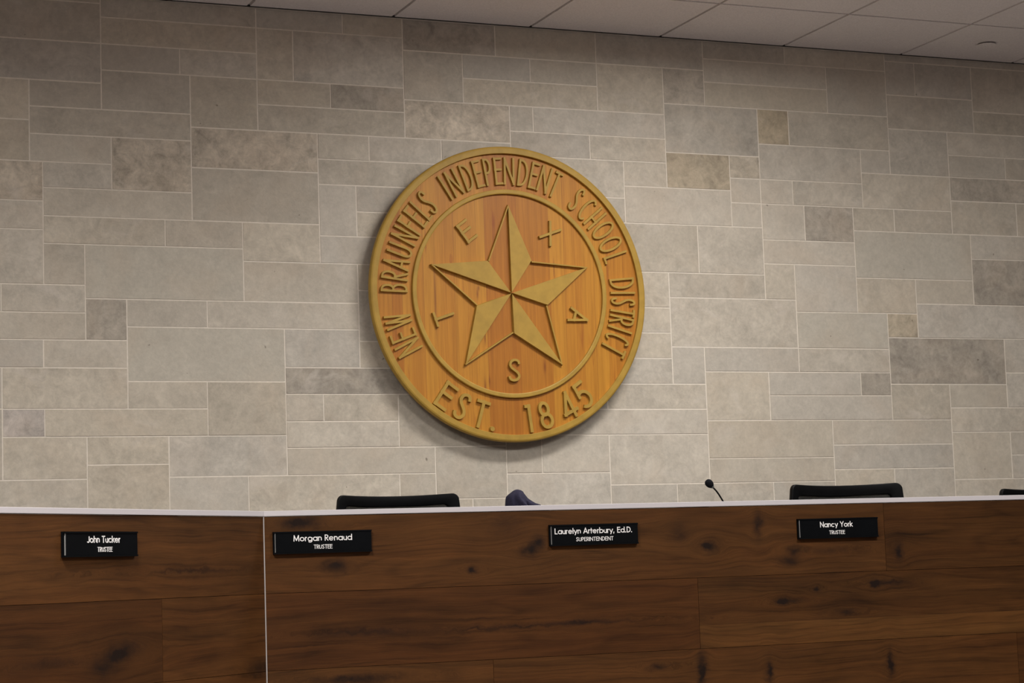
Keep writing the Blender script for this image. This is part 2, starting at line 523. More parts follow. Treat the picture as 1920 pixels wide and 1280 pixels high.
courses(XL, 1.02, DAIS, CEIL - 0.002)
courses(6.1, XR, DAIS, CEIL - 0.002)
courses(1.02, 6.1, DAIS, EYE + 0.14)
setp(obj('wall_back', bm, [M['stone'], M['mortar']], fix=False), kind='structure')

# ceiling: lay-in tiles hanging a little below their grid
GX0, GY0, GS = 2.8494 - 0.61 * 10, 7.347, 0.61
bm = bmesh.new()
box(bm, XL, XR, YF, WALL + 0.15, CEIL + 0.006, CEIL + 0.1, 1)
gx = [XL] + [GX0 + GS * i for i in range(-2, 24) if XL < GX0 + GS * i < XR] + [XR]
gy = [WALL - 0.014] + [GY0 - GS * i for i in range(20) if GY0 - GS * i > YF] + [YF]
for i in range(len(gx) - 1):
    for j in range(len(gy) - 1):
        a = 0.007
        box(bm, gx[i] + a, gx[i + 1] - a, gy[j + 1] + a, gy[j] - (0 if j == 0 else a), CEIL, CEIL + 0.007, 0)
setp(obj('ceiling', bm, [M['tile'], M['grid']]), kind='structure')
bm = bmesh.new()
box(bm, XL, XR, WALL - 0.014, WALL - 0.0005, CEIL + 0.003, CEIL + 0.0059)
setp(obj('trim_1', bm, M['gap']), kind='structure')

bm = bmesh.new()
lathe(bm, [(0.012, 0.0), (0.012, -0.004), (0.040, -0.005), (0.0425, -0.007), (0.041, -0.0085), (0.0, -0.009)][:5], 40)
o = obj('sprinkler_cover', bm, M['tile'], loc=(5.56, 7.615, CEIL), smooth=False)
setp(o, 'round white concealed sprinkler cover plate flush under the ceiling tiles', 'sprinkler cover')

# ---------------------------------------------------------------- lettering
def stroke(bm, pts, w, h, y0, frame, ext=0.0, top=0.72, closed=False):
    """A raised bar along a 2-D polyline; frame(x, y) -> (X, Z) on the face, raised towards -Y."""
    p = [Vector((a, b)) for a, b in pts]
    n = len(p)
    if ext and not closed:
        p[0] = p[0] + (p[0] - p[1]).normalized() * ext
        p[-1] = p[-1] + (p[-1] - p[-2]).normalized() * ext
    rows = []
    for i in range(n):
        a = p[i - 1] if (i > 0 or closed) else p[i]
        b = p[(i + 1) % n] if (i < n - 1 or closed) else p[i]
        d1 = (p[i] - a) if (p[i] - a).length > 1e-9 else (b - p[i])
        d2 = (b - p[i]) if (b - p[i]).length > 1e-9 else d1
        d1, d2 = d1.normalized(), d2.normalized()
        t = (d1 + d2)
        t = t.normalized() if t.length > 1e-6 else d1
        nn = Vector((-t.y, t.x))
        k = 1.0 / max(0.6, abs(nn.dot(Vector((-d1.y, d1.x)))))
        row = []
        for s, hh in ((1, 0), (top, 1), (-top, 1), (-1, 0)):
            q = p[i] + nn * (w / 2 * s * k)
            X, Z = frame(q.x, q.y)
            row.append(bm.verts.new((X, y0 - h * hh, Z)))
        rows.append(row)
    rng = range(n) if closed else range(n - 1)
    for i in rng:
        a, b = rows[i], rows[(i + 1) % n]
        for k in range(3):
            bm.faces.new((a[k], b[k], b[k + 1], a[k + 1]))
    if not closed:
        bm.faces.new(rows[0])
        bm.faces.new(rows[-1][::-1])


def arc(cx, cy, rx, ry, a0, a1, n=14):
    return [(cx + rx * math.cos(R(a0 + (a1 - a0) * i / n)), cy + ry * math.sin(R(a0 + (a1 - a0) * i / n))) for i in range(n + 1)]


def spline(pts, k=6):
    out = []
    q = [pts[0]] + list(pts) + [pts[-1]]
    for i in range(1, len(q) - 2):
        p0, p1, p2, p3 = q[i - 1:i + 3]
        for s in range(k):
            t = s / k
            out.append(tuple(0.5 * ((2 * p1[j]) + (-p0[j] + p2[j]) * t + (2 * p0[j] - 5 * p1[j] + 4 * p2[j] - p3[j]) * t * t
                                    + (-p0[j] + 3 * p1[j] - 3 * p2[j] + p3[j]) * t ** 3) for j in (0, 1)))
    out.append(tuple(pts[-1]))
    return out


SCURVE = spline([(0.95, 0.80), (0.84, 0.95), (0.56, 1.0), (0.26, 0.93), (0.14, 0.77), (0.26, 0.62), (0.52, 0.50), (0.80, 0.36), (0.90, 0.20), (0.74, 0.05), (0.44, 0.0), (0.14, 0.06), (0.04, 0.21)])
# capitals in a unit box; the value is a list of strokes
CAPS = {
    'N': [[(0, 0), (0, 1)], [(0, 1), (1, 0)], [(1, 0), (1, 1)]],
    'E': [[(0, 0), (0, 1)], [(0, 1), (1, 1)], [(0, 0.56), (0.92, 0.56)], [(0, 0), (1, 0)]],
    'W': [[(0, 1), (0.30, 0)], [(0.30, 0), (0.5, 1)], [(0.5, 1), (0.72, 0)], [(0.72, 0), (1, 1)]],
    'B': [[(0, 0), (0, 1)], [(0, 1), (0.35, 1)] + arc(0.35, 0.77, 0.55, 0.23, 90, -90) + [(0, 0.54)], [(0, 0.54), (0.4, 0.54)] + arc(0.4, 0.27, 0.6, 0.27, 90, -90) + [(0, 0)]],
    'R': [[(0, 0), (0, 1)], [(0, 1), (0.4, 1)] + arc(0.4, 0.74, 0.6, 0.26, 90, -90) + [(0, 0.48)], [(0.3, 0.48), (1, 0)]],
    'A': [[(0, 0), (0.5, 1)], [(0.5, 1), (1, 0)], [(0.15, 0.28), (0.85, 0.28)]],
    'U': [[(0, 1), (0, 0.28)] + arc(0.5, 0.28, 0.5, 0.28, 180, 360) + [(1, 1)]],
    'F': [[(0, 0), (0, 1)], [(0, 1), (1, 1)], [(0, 0.56), (0.92, 0.56)]],
    'L': [[(0, 1), (0, 0)], [(0, 0), (1, 0)]],
    'S': [SCURVE],
    'I': [[(0.5, 0), (0.5, 1)]],
    'D': [[(0, 0), (0, 1)], [(0, 1), (0.25, 1)] + arc(0.25, 0.5, 0.75, 0.5, 90, -90, 20) + [(0, 0)]],
    'P': [[(0, 0), (0, 1)], [(0, 1), (0.4, 1)] + arc(0.4, 0.73, 0.6, 0.27, 90, -90) + [(0, 0.46)]],
    'T': [[(0.5, 0), (0.5, 1)], [(0, 1), (1, 1)]],
    'C': [arc(0.55, 0.5, 0.55, 0.5, 50, 310, 24)],
    'H': [[(0, 0), (0, 1)], [(1, 0), (1, 1)], [(0, 0.42), (1, 0.42)]],
    'O': [arc(0.5, 0.5, 0.5, 0.5, 0, 360, 32)[:-1]],
    'X': [[(0, 0), (1, 1)], [(0, 1), (1, 0)]],
    'M': [[(0, 0), (0.06, 1)], [(0.06, 1), (0.5, 0.1)], [(0.5, 0.1), (0.94, 1)], [(0.94, 1), (1, 0)]],
    'Y': [[(0, 1), (0.5, 0.45)], [(1, 1), (0.5, 0.45)], [(0.5, 0.45), (0.5, 0)]],
    '1': [[(0.62, 0), (0.62, 1)], [(0.62, 1), (0.1, 1)]],
    '8': [arc(0.5, 0.75, 0.39, 0.25, 0, 360, 24)[:-1], arc(0.5, 0.26, 0.5, 0.27, 0, 360, 24)[:-1]],
    '4': [[(0.72, 0), (0.72, 1)], [(0.72, 1), (0, 0.2)], [(0, 0.2), (1, 0.2)]],
    '5': [[(0.95, 1), (0.25, 1)], [(0.25, 1), (0.12, 0.52)], [(0.12, 0.52)] + arc(0.42, 0.32, 0.56, 0.33, 120, -140, 20)],
}

# ---------------------------------------------------------------- the round seal
SX, SZ = 3.3062, EYE + 1.1260
seal = thing('wall_seal', 'large round carved wooden seal with gold star and lettering mounted on the stone wall', 'seal', (SX, WALL - 0.014, SZ))
YB, YFACE = -0.036, -0.049
bm = bmesh.new()
lathe(bm, [(0.565, 0.011), (0.565, YB)], 128, 'Y')
obj('mounting_cleat', bm, M['black'], seal)
bm = bmesh.new()
lathe(bm, [(0.585, YB), (0.585, YFACE)], 160, 'Y')
obj('backing_disc', bm, seal_wood(), seal)
bm = bmesh.new()
prof = [(0.580, YB), (0.607, YB), (0.610, YB - 0.003), (0.610, -0.051), (0.6088, -0.0560), (0.6055, -0.0600), (0.600, -0.0620), (0.581, -0.0625), (0.580, -0.0615)]
rings = lathe(bm, prof, 160, 'Y', cap=False)
for i in range(160):
    a, b = rings[-1], rings[0]
    bm.faces.new((a[i], a[(i + 1) % 160], b[(i + 1) % 160], b[i]))
o = obj('rim', bm, M['gold'], seal)
setp(o, 'raised gold painted outer rim')
bm = bmesh.new()
prof = [(0.411, YFACE), (0.4118, YFACE - 0.011), (0.415, YFACE - 0.0125), (0.427, YFACE - 0.0125), (0.4295, YFACE - 0.011), (0.431, YFACE)]
lathe(bm, prof, 128, 'Y', cap=False)
o = obj('inner_ring', bm, M['gold'], seal)
setp(o, 'thin gold ring around the star')

# star: five raised half-arms and five thin outline strips
bm = bmesh.new()
RO, RI, A0 = 0.368, 0.166, 90.5
for k in range(5):
    ta = R(A0 + 72 * k)
    tip = Vector((RO * math.cos(ta), RO * math.sin(ta)))
    vc = R(A0 + 72 * k - 36)
    va = R(A0 + 72 * k + 36)
    cw = Vector((RI * math.cos(vc), RI * math.sin(vc)))
    cc = Vector((RI * math.cos(va), RI * math.sin(va)))
    tri = [Vector((0, 0)), tip, cw]
    cen = (tri[0] + tri[1] + tri[2]) / 3
    base = [bm.verts.new((v.x, YFACE, v.y)) for v in tri]
    topv = []
    for v in tri:
        q = v + (cen - v).normalized() * 0.004
        topv.append(bm.verts.new((q.x, YFACE - 0.015, q.y)))
    bm.faces.new(topv)
    for i in range(3):
        bm.faces.new((base[i], base[(i + 1) % 3], topv[(i + 1) % 3], topv[i]))
    d = (cc - tip).normalized()
    nrm = Vector((-d.y, d.x))
    if nrm.dot(-tip) < 0:
        nrm = -nrm
    off = nrm * 0.0035
    stroke(bm, [tuple(tip + d * 0.006 + off), tuple(cc + off)], 0.007, 0.014, YFACE, lambda x, y: (x, y), 0.002)
o = obj('star', bm, M['gold'], seal)
setp(o, 'five-pointed gold star with alternating filled and outlined half arms')


def seal_letter(ch, ang, w, r0, r1, sw, h=0.011, inward=False):
    t = R(ang)
    rad = Vector((math.cos(t), math.sin(t)))
    right = Vector((math.sin(t), -math.cos(t)))
    if inward:
        rad2, right, org = -rad, -right, rad * r1
    else:
        rad2, org = rad, rad * r0
    H = r1 - r0
    bm = bmesh.new()

    def frame(x, y):
        q = org + right * x + rad2 * y
        return q.x, q.y
    if ch == '.':
        q = org + rad2 * 0.010
        ringsv = []
        for rr, hh in ((0.012, 0), (0.0095, 1)):
            ringsv.append([bm.verts.new((q.x + rr * math.cos(2 * PI * i / 20), YFACE - h * hh, q.y + rr * math.sin(2 * PI * i / 20))) for i in range(20)])
        for i in range(20):
            bm.faces.new((ringsv[0][i], ringsv[0][(i + 1) % 20], ringsv[1][(i + 1) % 20], ringsv[1][i]))
        bm.faces.new(ringsv[1])
    else:
        hw = sw / 2
        W = max(w - sw, 0.001)
        for i, st in enumerate(CAPS[ch]):
            pts = [((x - 0.5) * W, hw + y * (H - sw)) for x, y in st]
            closed = ch in 'O8'
            stroke(bm, pts, sw, h - 0.00025 * i, YFACE, frame, hw if len(st) == 2 else 0.0, 0.80, closed)
    o = obj('letter', bm, M['gold'], seal)
    o['label'] = 'raised gold letter ' + ch if ch != '.' else 'raised gold full stop'


RING = [('N', -153.2, .048), ('E', -159.2, .036), ('W', -166.3, .062), ('B', -181.4, .036), ('R', 173.0, .036), ('A', 167.3, .046),
        ('U', 161.0, .044), ('N', 153.8, .046), ('F', 148.2, .032), ('E', 143.2, .034), ('L', 138.9, .027), ('S', 134.1, .040),
        ('I', 122.8, .011), ('N', 117.6, .048), ('D', 110.5, .044), ('E', 104.7, .036), ('P', 99.7, .034), ('E', 94.5, .036), ('N', 89.0, .050),
        ('D', 81.9, .046), ('E', 76.3, .036), ('N', 70.7, .050), ('T', 64.9, .036),
        ('S', 52.3, .040), ('C', 45.2, .046), ('H', 39.5, .040), ('O', 32.7, .055), ('O', 25.2, .055), ('L', 18.6, .030),
        ('D', 5.8, .046), ('I', 1.3, .011), ('S', -2.9, .036), ('T', -7.9, .034), ('R', -12.0, .036), ('I', -16.4, .011), ('C', -21.3, .038), ('T', -26.6, .036)]
for ch, a, w in RING:
    seal_letter(ch, a, w, 0.450, 0.564, 0.0108)
for ch, a, w in [('E', -125.3, .062), ('S', -116.5, .062), ('T', -106.9, .060), ('.', -100.5, .02), ('1', -83.1, .036), ('8', -75.0, .062), ('4', -62.8, .072), ('5', -53.8, .066)]:
    seal_letter(ch, a, w, 0.459, 0.575, 0.0160, 0.012, True)
for ch, a, w in [('T', -161.2, .062), ('E', 126.6, .056), ('X', 53.9, .066), ('A', -17.4, .064)]:
    seal_letter(ch, a, w, 0.268, 0.358, 0.0125, 0.012)
seal_letter('S', -89.6, .062, 0.268, 0.364, 0.0125, 0.012, True)

# ---------------------------------------------------------------- the desk
ZT, ZB = EYE + 0.195, EYE + 0.180            # white cap
ROWS = [EYE + 0.1790, EYE - 0.043, EYE - 0.264, EYE - 0.485, EYE - 0.706, EYE - 0.927, EYE - 1.148, 0.0]
CX, CY = 1.687, 5.900
BEND = R(40.14)
MIT = math.tan(BEND / 2)


def desk_unit(name, label, x0, x1, joints, knots, rotz, miter, tones, splits={}):
    """Panelled desk wing in its own frame: x along the front, y into the desk, mitred where x is 0."""
    root = thing(name, label, 'desk', (CX, CY, 0), rotz)

    def mx(xe, d):
        return xe + miter * d * MIT if abs(xe) < 1e-6 else xe
    bm = bmesh.new()
    lt = bm.loops.layers.float_color.new('tint')
    ls = bm.faces.layers.float.new('seed')
    rr = random.Random(len(knots))
    for i in range(len(ROWS) - 1):
        xs = [x0] + joints.get(i, []) + [x1]
        for j in range(len(xs) - 1):
            a, b = xs[j] + (0.0006 if j else 0), xs[j + 1] - (0.0006 if j < len(xs) - 2 else 0)
            z1, z0 = ROWS[i] - 0.0006, ROWS[i + 1] + 0.0006
            th = 0.0155
            q = [(a, 0), (b, 0), (mx(b, th) if j == len(xs) - 2 else b, th), (mx(a, th) if j == 0 else a, th)]
            n0 = len(bm.faces)
            zs = splits.get((i, j))
            if zs:
                prism(bm, q, zs, z1)
                n1 = len(bm.faces)
                prism(bm, q, z0, zs)
            else:
                prism(bm, q, z0, z1)
            bm.faces.ensure_lookup_table()
            tn = tones.get((i, j), (rr.uniform(0.88, 1.1), 0.0))
            sd = rr.random()
            col = (lin(76) * tn[0], lin(46) * tn[0] * (1 - tn[1]), lin(20) * tn[0] * (1 - 1.4 * tn[1]), 1)
            for n, f in enumerate(bm.faces[n0:]):
                low = zs and n0 + n >= n1
                f[ls] = (sd + 0.31) % 1 if low else sd
                for lp in f.loops:
                    lp[lt] = (col[0] * 1.30, col[1] * 1.38, col[2] * 1.38, 1) if low else col
    n0 = len(bm.faces)
    prism(bm, [(mx(x0, 0.016), 0.016), (mx(x1, 0.016), 0.016), (mx(x1, 0.024), 0.024), (mx(x0, 0.024), 0.024)], 0.0, ROWS[0] - 0.002)
    bm.faces.ensure_lookup_table()
    for f in bm.faces[n0:]:
        f.material_index = 1
    o = obj('front_panel', bm, [desk_wood(name + '_stained_oak', knots), M['gap']], root)
    setp(o, 'dark stained oak planks')
    bm = bmesh.new()
    q = [(x0, -0.003), (x1, -0.003), (mx(x1, 0.26), 0.26), (mx(x0, 0.26), 0.26)]
    q[0] = (mx(x0, -0.003), -0.003)
    q[1] = (mx(x1, -0.003), -0.003)
    prism(bm, q, ZB, ZT)
    o = obj('ledge', bm, M['white'], root, bevel=0.0008)
    setp(o, 'white laminate ledge along the top')
    bm = bmesh.new()
    q = [(mx(x0, 0.0245), 0.0245), (mx(x1, 0.0245), 0.0245), (mx(x1, 0.46), 0.46), (mx(x0, 0.46), 0.46)]
    prism(bm, q, DAIS + 0.735, DAIS + 0.765)
    obj('worktop', bm, M['white'], root, bevel=0.001)
    for xe in (x0 + 0.4, 1.45 if x0 == 0 else (x0 + x1) / 2, x1 - 0.4):
        bm = bmesh.new()
        box(bm, xe, xe + 0.03, 0.09, 0.42, DAIS, DAIS + 0.7345)
        obj('support', bm, M['plate'], root)
        bm = bmesh.new()
        box(bm, xe, xe + 0.02, 0.0245, 0.20, DAIS + 0.7655, ZB - 0.0005)
        obj('bracket', bm, M['plate'], root)
    return root


MAIN_KNOTS = [(0.83, 0.058, .024, .016, .7), (0.868, 0.083, .022, .017, .8), (0.645, 0.006, .016, .008, .9), (0.217, 0.029, .030, .017, .8),
              (1.761, 0.032, .018, .014, .6), (1.74, 0.0, .030, .014, .6), (1.438, 0.055, .013, .009, .9), (1.46, 0.053, .020, .018, .5), (1.632, 0.118, .012, .040, .6),
              (1.703, -0.128, .015, .008, 1.0), (1.735, -0.126, .040, .007, .6), (1.839, -0.093, .009, .007, .8), (1.949, -0.171, .028, .009, .6),
              (2.055, -0.08, .014, .012, .9), (2.10, -0.082, .055, .010, .6), (2.153, 0.016, .014, .024, .8), (1.408, -0.335, .012, .05, .9), (1.648, -0.352, .010, .03, .8),
              (1.257, -0.313, .030, .010, .6), (2.10, -0.345, .010, .035, .9), (0.106, 0.159, .060, .018, .8), (0.26, -0.30, .11, .012, .7), (0.763, 0.140, .05, .03, .35),
              (0.75, -0.17, .16, .006, .5), (0.30, -0.165, .12, .010, .5), (1.02, -0.165, .10, .006, .6), (1.9, 0.03, .08, .012, .35), (1.35, 0.10, .03, .03, .35)]
MAIN_KNOTS = [(a, EYE + b, c, d, e) for a, b, c, d, e in MAIN_KNOTS]
WING_KNOTS = [(a, EYE + b, c, d, e) for a, b, c, d, e in
              [(-0.683, -0.183, .040, .016, .9), (-0.745, -0.215, .045, .022, .6), (-0.63, -0.165, .05, .02, .4), (-0.95, -0.19, .10, .010, .4), (-0.03, -0.255, .05, .02, .5), (-0.35, 0.03, .15, .008, .4)]]
main_desk = desk_unit('council_desk', 'long dark wood desk front with white ledge, its main run under the seal', 0.0, 4.6,
                      {0: [2.103, 3.9], 1: [1.406, 3.2], 2: [0.704, 2.6], 3: [1.8, 3.8], 4: [1.1, 3.0], 5: [2.0], 6: [0.9, 3.3]}, MAIN_KNOTS, 0.0, -1,
                      {(0, 0): (0.86, -0.03), (0, 1): (0.70, -0.03), (1, 0): (0.76, 0.05), (1, 1): (0.78, -0.03), (2, 0): (0.92, -0.03), (2, 1): (0.88, -0.02), (2, 2): (0.72, 0.0)}, {(1, 1): EYE - 0.192})
wing = desk_unit('council_desk', 'dark wood desk wing with white ledge angling forward left of the corner seam', -2.4, 0.0,
                 {0: [-1.9], 1: [-0.492], 2: [-1.2], 3: [-0.7], 4: [-1.5], 5: [-0.9], 6: [-1.3]}, WING_KNOTS, BEND, 1,
                 {(0, 1): (0.90, -0.02), (1, 0): (0.66, 0.03), (1, 1): (0.90, -0.01)})
bm = bmesh.new()
box(bm, -0.0016, 0.0016, -0.0025, -0.0003, 0.0, ZB - 0.0004)
o = obj('corner_trim', bm, M['alu'], main_desk)
setp(o, 'thin pale vertical seam strip at the corner')

# ---------------------------------------------------------------- name plates
# small geometric sans: width, strokes (cap height 1)
def circ(cx, cy, r):
    return arc(cx, cy, r, r, 0, 360, 24)[:-1]


def cap(ch, w):
    return (w, [[(x * w, y) for x, y in s] for s in CAPS[ch]])


SANS = {c: cap(c, w) for c, w in dict(T=.56, M=.80, R=.46, L=.40, A=.72, E=.46, D=.62, N=.66, Y=.62, U=.54, S=.50, P=.46).items()}
SANS['I'] = (0.0, [[(0, 0), (0, 1)]])
SANS.update({
    'J': (0.40, [[(0.40, 1), (0.40, 0.24)] + arc(0.18, 0.24, 0.22, 0.24, 0, -150)]),
    'o': (0.64, [circ(0.32, 0.32, 0.32)]),
    'c': (0.56, [arc(0.32, 0.32, 0.32, 0.32, 48, 312, 20)]),
    'e': (0.64, [[(0.0, 0.33), (0.64, 0.33)] + arc(0.32, 0.32, 0.32, 0.32, 0, 318, 22)]),
    'a': (0.64, [circ(0.32, 0.32, 0.32), [(0.64, 0.64), (0.64, 0)]]),
    'd': (0.64, [circ(0.32, 0.32, 0.32), [(0.64, 1), (0.64, 0)]]),
    'b': (0.64, [circ(0.32, 0.32, 0.32), [(0, 1), (0, 0)]]),
    'g': (0.64, [circ(0.32, 0.32, 0.32), [(0.64, 0.64), (0.64, -0.02)] + arc(0.34, -0.02, 0.30, 0.25, 0, -155)]),
    'n': (0.46, [[(0, 0), (0, 0.64)], arc(0.23, 0.40, 0.23, 0.25, 180, 0) + [(0.46, 0)]]),
    'h': (0.46, [[(0, 0), (0, 1)], arc(0.23, 0.40, 0.23, 0.25, 180, 0) + [(0.46, 0)]]),
    'u': (0.46, [[(0, 0.64), (0, 0.25)] + arc(0.23, 0.25, 0.23, 0.25, 180, 360), [(0.46, 0.64), (0.46, 0)]]),
    'r': (0.22, [[(0, 0), (0, 0.64)], arc(0.24, 0.38, 0.24, 0.26, 180, 85)]),
    'k': (0.44, [[(0, 0), (0, 1)], [(0.42, 0.64), (0, 0.26)], [(0.12, 0.37), (0.46, 0)]]),
    'l': (0.0, [[(0, 0), (0, 1)]]),
    't': (0.22, [[(0.09, 0), (0.09, 0.92)], [(-0.06, 0.62), (0.26, 0.62)]]),
    'y': (0.52, [[(0, 0.64), (0.27, 0.02)], [(0.54, 0.64), (0.18, -0.26)]]),
    '.': (0.12, [[(0.03, 0.0), (0.03, 0.05)]]),
    ',': (0.14, [[(0.05, 0.06), (0.0, -0.16)]]),
    ' ': (0.20, []),
})


def text_mesh(txt, x0, x1, zb, capH, sw, y0, h=0.0008):
    gap = 0.22
    adv, spots = 0.0, []
    for ch in txt:
        w, st = SANS[ch]
        spots.append((adv, st))
        adv += w + gap
    tot = adv - gap
    kx = (x1 - x0 - sw) / tot
    kz = capH - sw
    bm = bmesh.new()
    n = 0
    for a, st in spots:
        for s in st:
            n += 1
            pts = [(x0 + sw / 2 + (a + x) * kx, zb + sw / 2 + y * kz) for x, y in s]
            closed = len(s) == 24
            stroke(bm, pts, sw, h + 0.00001 * (n % 9), y0, lambda x, y: (x, y), sw / 2 if len(s) == 2 else 0.0, 0.9, closed)
    return bm


def name_plate(label, loc, rotz, name, title, nx0, nx1, tx0, tx1):
    """Origin: lower left front corner against the desk front."""
    W, H = 0.300, 0.0645
    root = thing('name_plate', label, 'name plate', loc, rotz, 'name plates on the desk front')
    bm = bmesh.new()
    box(bm, 0, W, -0.007, -0.0002, 0, H)
    box(bm, 0, W, -0.0115, -0.007, 0, 0.0045)
    box(bm, 0, W, -0.0115, -0.007, H - 0.0045, H)
    obj('holder', bm, M['plate'], root)
    bm = bmesh.new()
    box(bm, 0.006, W - 0.001, -0.0100, -0.0071, 0.0047, H - 0.0047)
    obj('insert', bm, M['plate'], root)
    bm = bmesh.new()
    box(bm, 0.0042, 0.0058, -0.0104, -0.0071, 0.0047, H - 0.0047)
    o = obj('insert_edge', bm, M['edge'], root)
    setp(o, 'pale grey cut edge of the insert')
    o = obj('name_text', text_mesh(name, nx0, nx1, 0.0355, 0.0180, 0.0027, -0.0101), M['letter'], root)
    setp(o, 'white lettering')
    o = obj('title_text', text_mesh(title, tx0, tx1, 0.0125, 0.0125, 0.0017, -0.0101), M['letter'], root)
    setp(o, 'white lettering in small capitals')
    return root


PZ = EYE + 0.0695
name_plate('black name plate reading TRUSTEE, mounted just right of the desk corner seam', (1.713, CY, PZ), 0, 'Morgan Renaud', 'TRUSTEE', 0.060, 0.239, 0.121, 0.178)
name_plate('black name plate reading SUPERINTENDENT, in the middle of the desk front', (2.587, CY, PZ), 0, 'Laurelyn Arterbury, Ed.D.', 'SUPERINTENDENT', 0.016, 0.280, 0.087, 0.214)
name_plate('rightmost black name plate, reading TRUSTEE, below a mesh chair back', (3.460, CY, PZ - 0.001), 0, 'Nancy York', 'TRUSTEE', 0.081, 0.203, 0.114, 0.173)
ux, uy = math.cos(BEND), math.sin(BEND)
name_plate('black name plate reading TRUSTEE, alone on the angled left desk wing', (CX - 0.907 * ux, CY - 0.907 * uy, PZ + 0.0015), BEND, 'John Tucker', 'TRUSTEE', 0.090, 0.226, 0.132, 0.193)

# ---------------------------------------------------------------- chairs
def back_outline(w, h, r, inset, dip=0.0):
    """Closed outline (x, z) of the back, top edge slightly dipped."""
    out = []
    hw = w / 2 - inset
    z1 = h - inset
    z0 = inset
    flare = 0.012
    for cx, cz, a0 in ((hw - r, z1 - r, 0), (-hw + r, z1 - r, 90), (-hw + r, z0 + r, 180), (hw - r, z0 + r, 270)):
        for i in range(7):
            a = R(a0 + 15 * i)
            x, z = cx + r * math.cos(a), cz + r * math.sin(a)
            out.append((x, z))
    # subdivide the long top edge so that it can dip
    res = []
    n = len(out)
    for i in range(n):
        a, b = out[i], out[(i + 1) % n]
        res.append(a)
        if math.dist(a, b) > 0.08:
            for k in range(1, 8):
                res.append((a[0] + (b[0] - a[0]) * k / 8, a[1] + (b[1] - a[1]) * k / 8))
    fin = []
    for x, z in res:
        s = 1 + flare / hw * (1 - z / h) * 1.6 * min(1, 1)
        zz = z - dip * (1 - (x / hw) ** 2) * max(0, (z / h - 0.6) / 0.4)
        fin.append((x * s + math.copysign(0.008 * min(1, (h - z) / 0.06), x), zz))
    return fin


def make_chair(label, loc, rz, top):
    """Office chair, top = height of the back above the floor of the dais."""
    root = thing('office_chair', label, 'chair', loc, rz, 'black mesh office chairs behind the desk')
    W, H = 0.458, 0.56
    zb = top - H

    def bend(x, z):                      # curve of the back, towards the sitter (+y is behind the sitter)
        return -0.06 * (x / (W / 2)) ** 2 + 0.035 * math.sin(z / H * PI) + 0.07 * (z / H - 0.5) + 0.25
    a = back_outline(W, H, 0.020, 0.0, 0.006)
    b = back_outline(W, H, 0.012, 0.040, 0.006)
    bm = bmesh.new()
    n = len(a)
    lay = []
    for (x1, z1), (x2, z2) in zip(a, b):
        lay.append([bm.verts.new((x1, bend(x1, z1) - 0.010, zb + z1)), bm.verts.new((x1, bend(x1, z1) + 0.014, zb + z1)),
                    bm.verts.new((x2, bend(x2, z2) + 0.012, zb + z2)), bm.verts.new((x2, bend(x2, z2) - 0.008, zb + z2))])
    for i in range(n):
        p, q = lay[i], lay[(i + 1) % n]
        for k in range(4):
            bm.faces.new((p[k], q[k], q[(k + 1) % 4], p[(k + 1) % 4]))
    obj('back_frame', bm, M['black'], root, smooth=True, bevel=0.004)
    # woven back panel
    c = back_outline(W, H, 0.020, 0.033, 0.012)
    bm = bmesh.new()
    NX, NZ = 20, 24
    zs = [z for _, z in c]
    grid = []
    for j in range(NZ + 1):
        row = []
        for i in range(NX + 1):
            x = (-1 + 2 * i / NX) * (W / 2 - 0.033)
            z = 0.036 + (H - 0.072) * j / NZ
            row.append(bm.verts.new((x, bend(x, z) + 0.001, zb + z)))
        grid.append(row)
    for j in range(NZ):
        for i in range(NX):
            bm.faces.new((grid[j][i], grid[j][i + 1], grid[j + 1][i + 1], grid[j + 1][i]))
    o = obj('back_mesh', bm, M['weave'], root, smooth=True)
    s = o.modifiers.new('thick', 'SOLIDIFY')
    s.thickness = 0.0012
    # seat
    bm = bmesh.new()
    prism(bm, [(x, y - 0.02) for x, y in [(-.24, -.22), (-.20, -.25), (.20, -.25), (.24, -.22), (.25, .15), (.21, .22), (-.21, .22), (-.25, .15)]], 0.42, 0.49)
    obj('seat', bm, M['fabric'], root, bevel=0.02)
    bm = bmesh.new()
    tube(bm, [(0, 0.12, 0.40), (0, 0.27, 0.40), (0, 0.325, 0.48), (0, bend(0, 0.12) + 0.03, zb + 0.20)], 0.022, 10)
    obj('back_bracket', bm, M['black'], root, smooth=True)
    bm = bmesh.new()
    tube(bm, [(0, 0, 0.10), (0, 0, 0.42)], 0.027, 14)
    obj('gas_column', bm, M['black'], root, smooth=False)
    for s in (-1, 1):
        bm = bmesh.new()
        tube(bm, [(s * 0.22, 0.02, 0.44), (s * 0.29, 0.02, 0.46), (s * 0.30, 0.02, 0.62)], 0.016, 8)
        box(bm, s * 0.30 - 0.04, s * 0.30 + 0.04, -0.14, 0.12, 0.62, 0.65)
        obj('armrest', bm, M['black'], root)
    bm = bmesh.new()
    for k in range(5):
        t = 2 * PI * k / 5 + 0.3
        tube(bm, [(0.03 * math.cos(t), 0.03 * math.sin(t), 0.11), (0.29 * math.cos(t), 0.29 * math.sin(t), 0.075)], [0.026, 0.016], 8)
    obj('base', bm, M['black'], root)
    for k in range(5):
        t = 2 * PI * k / 5 + 0.3
        bm = bmesh.new()
        lathe(bm, [(0.028, -0.018), (0.03, -0.012), (0.03, 0.012), (0.028, 0.018)], 20, 'Y')
        o = obj('caster', bm, M['black'], root, loc=(0.285 * math.cos(t), 0.285 * math.sin(t), 0.030))
        o.rotation_euler = (0, 0, t)
    return root


